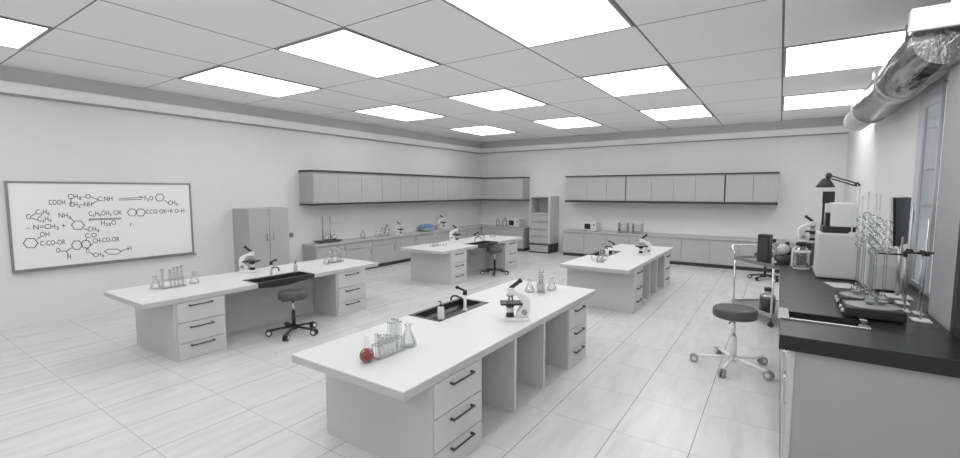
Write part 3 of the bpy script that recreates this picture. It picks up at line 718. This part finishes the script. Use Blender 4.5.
# retort stands
def stand(label, x, y, h, arm=None, base=(.09, .07)):
    t = thing('retort_stand', label, 'retort stand', (x, y, CT), 0, 'retort stands by the window')
    MB().box(-base[0], base[0], -base[1], base[1], .001, .013).build('base_plate', 'white', t, .003)
    MB().cyl((0, 0, .013), (0, 0, h), .0075, n=10).build('rod', 'steel', t)
    if arm:
        MB().cyl((-arm[0], 0, arm[2]), (arm[1], 0, arm[2]), .008, n=8).build('clamp_arm', 'black', t)
        MB().box(-.02, .02, -.018, .018, arm[2] - .02, arm[2] + .02).cyl((0, -.04, arm[2]), (0, -.018, arm[2]), .011, n=8).build('clamp_boss', 'black', t, .003)
    return t
stand('short retort stand with black clamp, leftmost of the four by the window', 1.0, 5.62, .52, (.20, .03, .46), (.045, .07))
stand('tall retort stand, second from left, before the dark screen', .955, 5.27, .95, (.03, .03, .53), (.03, .06))
stand('retort stand with crossed black clamps, third from the left of the four', 1.03, 5.22, .57, (.03, .07, .53), (.03, .06))
stand('tall retort stand nearest the viewer with white base, by the window pier', .995, 4.94, .83, (.14, .03, .55), (.06, .06))

# monitor: dark narrow screen turned along the wall
mo = thing('monitor', 'dark upright screen seen almost edge-on near the window', 'monitor', (.985, 5.93, CT), 0)
a_, b_ = Vector((-.095, -.23, 0)), Vector((.095, .23, 0)); dr_ = (b_ - a_).normalized(); nn = Vector((-dr_.y, dr_.x, 0))
def quadpanel(za, zb, th, off, sh=0.0):
    vs = []
    for o_ in (off, off + th):
        for (p_, z_) in ((a_ * (1 - sh) + b_ * sh, za), (b_, za), (b_, zb), (a_, zb)): q = p_ + nn * o_; vs.append((q.x, q.y, z_))
    return MB()._add(vs, [(0, 1, 2, 3), (7, 6, 5, 4), (0, 4, 5, 1), (1, 5, 6, 2), (2, 6, 7, 3), (3, 7, 4, 0)])
quadpanel(.52, .985, .02, -.021, .22).build('screen', 'screen', mo)
quadpanel(.51, .992, .02, .0, .22).build('casing', 'cream', mo)
MB().cyl((.03, .03, .015), (.03, .03, .60), .018, n=12).build('stand_post', 'steel', mo)
MB().box(-.09, .13, -.11, .11, 0, .015).build('stand_foot', 'cream', mo, .004)
ib = thing('instrument_box', 'plain grey instrument box on the counter under the dark screen', 'instrument', (.91, 6.42, CT))
MB().box(-.11, .18, -.20, .27, 0.01, .46).build('case', 'pale', ib, .01); MB().box(-.09, .16, -.205, -.20, .27, .42).build('front_panel', 'cream', ib)
for sx in (-.08, .15): MB().box(sx - .018, sx + .018, -.18, .25, 0, .01).build('foot', 'dark', ib)

# large box with a white instrument and desk lamp on it
bx = thing('drying_cabinet', 'large plain pale grey box on the black counter with a lamp on top', 'drying cabinet', (.66, 6.98, CT))
MB().box(-.255, .242, -.255, .255, .01, .545).build('case', 'cream', bx, .012)
MB().box(-.238, .224, -.26, -.255, .028, .528).build('door', 'cream', bx, .003)
for sx in (-.18, .18): MB().box(sx - .028, sx + .028, -.23, .23, 0, .01).build('foot', 'dark', bx)
ZB = CT + .546
an = thing('analyser', 'white boxy instrument with black base on top of the large grey box', 'instrument', (.60, 7.03, ZB))
MB().box(-.15, .18, -.18, .18, 0, .075).build('base', 'black', an, .006)
MB().box(-.075, .165, -.175, .18, .075, .36).build('case', 'white', an, .012)
MB().box(-.12, -.077, -.11, .045, .075, .24).build('side_unit', 'black', an, .004)
sc_ = thing('tilted_screen', 'small black screen on a thin arm behind the white boxy instrument', 'screen', (.48, 7.23, ZB), 0)
MB().box(-.025, .10, -.011, .011, .35, .50).build('panel', 'black', sc_, .004); MB().box(-.02, .005, -.014, .011, .005, .36).build('arm', 'black', sc_); MB().box(-.045, .01, -.015, .018, 0, .005).build('foot', 'black', sc_)
lm = thing('desk_lamp', 'articulated desk lamp with dark shade on top of the large grey box', 'desk lamp', (.745, 6.80, ZB))
MB().box(-.045, .045, -.03, .04, 0, .018).build('base', 'white', lm, .004)
for sx in (-.022, .022): MB().cyl((sx, 0, .018), (sx, 0, .565), .008, n=8).build('post', 'white', lm)
MB().tube([(-.022, 0, .565), (0, 0, .60), (.022, 0, .565)], .015).build('elbow', 'dark', lm)
for dz in (0, .032): MB().cyl((0, 0, .59 - dz), (-.245, 0, .685 - dz), .008, n=8).build('arm', 'dark', lm)
MB().ellip((-.27, 0, .685), .032, .032, .04).build('joint', 'dark', lm)
MB().lathe([(.027, .675), (.045, .657), (.078, .607), (.096, .566), (.091, .566), (.04, .648), (.001, .657)], (-.297, 0, -.018), n=20).build('lamp_shade', 'dark', lm)

# jar on the counter end
cf = thing('glass_jar', 'clear glass jar with white handle frame at the far end of the black counter', 'jar', (.285, 7.45, CT))
cf.scale = (.8, .8, 1.0)
MB().lathe([(.001, .012), (.11, .012), (.114, .03), (.114, .23), (.082, .274), (.055, .292), (.064, .31)], n=26).build('glass_body', 'gglass', cf)
MB().cyl((0, 0, 0), (0, 0, .012), .118, n=26).build('base_ring', 'white', cf)
MB().lathe([(.116, .22), (.123, .22), (.123, .247), (.116, .247)], n=26, closed=True).build('collar', 'white', cf)
MB().tube([(-.123, -.03, .02), (-.137, -.03, .05), (-.132, -.03, .23), (-.12, -.03, .27), (-.064, -.01, .3)], .012).build('handle', 'white', cf)
MB().cyl((0, 0, .31), (0, 0, .365), .06, n=18).build('lid', 'black', cf)

# ------------------------------------------------------------------ trolley
tu = Vector((-.61, .79, 0)).normalized(); tv = Vector((.79, .61, 0)).normalized(); TA = Vector((-.03, 7.72, 0))
ang = math.atan2(tv.y, tv.x)    # local x = depth (tv), local y = along (tu)
tr = thing('trolley', 'steel two-shelf trolley with rails beyond the end of the black counter', 'trolley', TA, ang)
TD, TL = .72, .92
for z in (.15, .88):
    m = MB().box(0, TD, 0, TL, z, z + .02).box(0, .012, 0, TL, z + .02, z + .05).box(TD - .012, TD, 0, TL, z + .02, z + .05).box(.012, TD - .012, 0, .012, z + .02, z + .04).box(.012, TD - .012, TL - .012, TL, z + .02, z + .05)
    m.build('shelf', 'steel', tr)
for (x, y) in ((.02, .02), (TD - .02, .02), (.02, TL - .02), (TD - .02, TL - .02)):
    MB().cyl((x, y, .075), (x, y, .90), .014, n=10).build('post', 'chrome', tr)
    MB().cyl((x, y - .02, .037), (x, y + .02, .037), .037, n=14).build('wheel', 'dark', tr)
MB().tube([(.02, TL - .02, .90), (.02, TL + .01, .99), (.02, TL + .08, 1.08), (.05, TL + .09, 1.10), (TD - .05, TL + .09, 1.10), (TD - .02, TL + .08, 1.08), (TD - .02, TL + .01, .99), (TD - .02, TL - .02, .90)], .013).build('push_handle', 'chrome', tr)
def on_tr(d, l, z): q = TA + tv * d + tu * l; return (q.x, q.y, z)
ZS, ZS0 = .901, .171
bb = thing('black_case', 'upright black case standing on the trolley top', 'case', on_tr(.12, .36, ZS), ang + .6)
MB().box(-.075, .075, -.08, .08, 0, .44).build('case', 'black', bb, .01); MB().box(-.08, -.075, -.06, .06, .05, .39).build('front_plate', 'dark', bb)
mx_ = thing('mantle_heater', 'squat black heating mantle on the trolley next to the black case', 'heater', on_tr(.24, .14, ZS), ang)
MB().cyl((0, 0, 0), (0, 0, .15), .10, .105, n=22).build('housing', 'black', mx_); MB().cyl((-.115, 0, .05), (-.1, 0, .05), .018, n=10).build('knob', 'cream', mx_)
make_round_flask('round glass flask with black stopper sitting in the black heating mantle', on_tr(.24, .14, ZS + .151), .085, 'pale', .05)
make_bottle('dark bottle with black cap at the back of the trolley top', on_tr(.45, .32, ZS), .055, .33, 'gglass', 'black', 'liquid')
make_bottle('grey bottle with black cap on the trolley top, between case and dark bottle', on_tr(.33, .44, ZS), .05, .36, 'gglass', 'black')
make_small_mic('white microscope at the far right of the trolley top behind the glass jar', on_tr(.62, .06 + .04, ZS + .34), math.radians(200), 'black', 1.0)
tag(MB().box(-.14, .14, -.1, .1, 0, .34).build('microscope_riser', 'black', None, .006, on_tr(.62, .12, ZS), ang + .4), 'black riser block under the microscope on the trolley', 'riser')
bt = make_bottle('large glass bottle of dark liquid with black cap on the trolley bottom shelf', on_tr(.12, .24, ZS0), .105, .37, 'glass', 'black', 'liquid')
make_bottle('white bottle with black cap on the trolley bottom shelf beside the large dark one', on_tr(.20, .07, ZS0), .05, .26, 'cream', 'black')

# ------------------------------------------------------------------ exhaust duct
DX, DZ, DR = 1.045, 3.215, .222
du = thing('exhaust_duct', 'shiny round metal exhaust duct hung along the right wall under the ceiling', 'duct', (DX, 0, DZ))
MB().cyl((0, 5.02, 0), (0, 8.7, 0), DR, n=48).build('pipe', 'duct', du)
for y in (6.6, 8.66): MB().cyl((0, y, 0), (0, y + .06, 0), DR + .010, n=48).build('band', 'cream', du)
MB().cyl((0, 8.7, 0), (0, 9.1, 0), DR - .01, DR - .045, n=40).cyl((0, 9.1, 0), (0, 10.2, 0), DR - .045, n=40).build('end_cap', 'pale', du)
for y in (6.62, 8.68): MB().box(-.015, .015, y, y + .02, DR + .005, HC - DZ).build('hanger', 'steel', du)
MB().box(-.25, .234, 4.93, 5.02, .06, .215).box(-.265, .234, 4.90, 4.94, .035, .075).build('mounting_bracket', 'white', du, .004)
MB().box(-.02, .18, 4.95, 5.0, .215, HC - DZ).build('ceiling_strap', 'white', du, .003)

# ------------------------------------------------------------------ light, camera, colour
wd = bpy.data.worlds.new('World'); SC.world = wd; wd.use_nodes = True
bg = wd.node_tree.nodes['Background']; bg.inputs[0].default_value = (.94, .96, 1, 1); bg.inputs[1].default_value = 2.8

cam = bpy.data.cameras.new('camera'); co = bpy.data.objects.new('camera', cam); COL.objects.link(co)
yaw, pitch, f = -.58962, -.084613, 447.13
cam.sensor_fit = 'HORIZONTAL'; cam.sensor_width = 36; cam.lens = 36 * f / 960; cam.clip_start = .05; cam.clip_end = 100
co.location = (0, 0, 2); co.rotation_euler = (PI / 2 + pitch, 0, -yaw)
SC.camera = co
SC.view_settings.view_transform = 'Standard'; SC.view_settings.look = 'None'; SC.view_settings.gamma = 1; SC.view_settings.use_curve_mapping = False
SC.view_settings.exposure = -1.25
SC.cycles.use_denoising = True
SC.cycles.max_bounces = 12; SC.cycles.diffuse_bounces = 8; SC.cycles.transparent_max_bounces = 24; SC.cycles.sample_clamp_indirect = 10
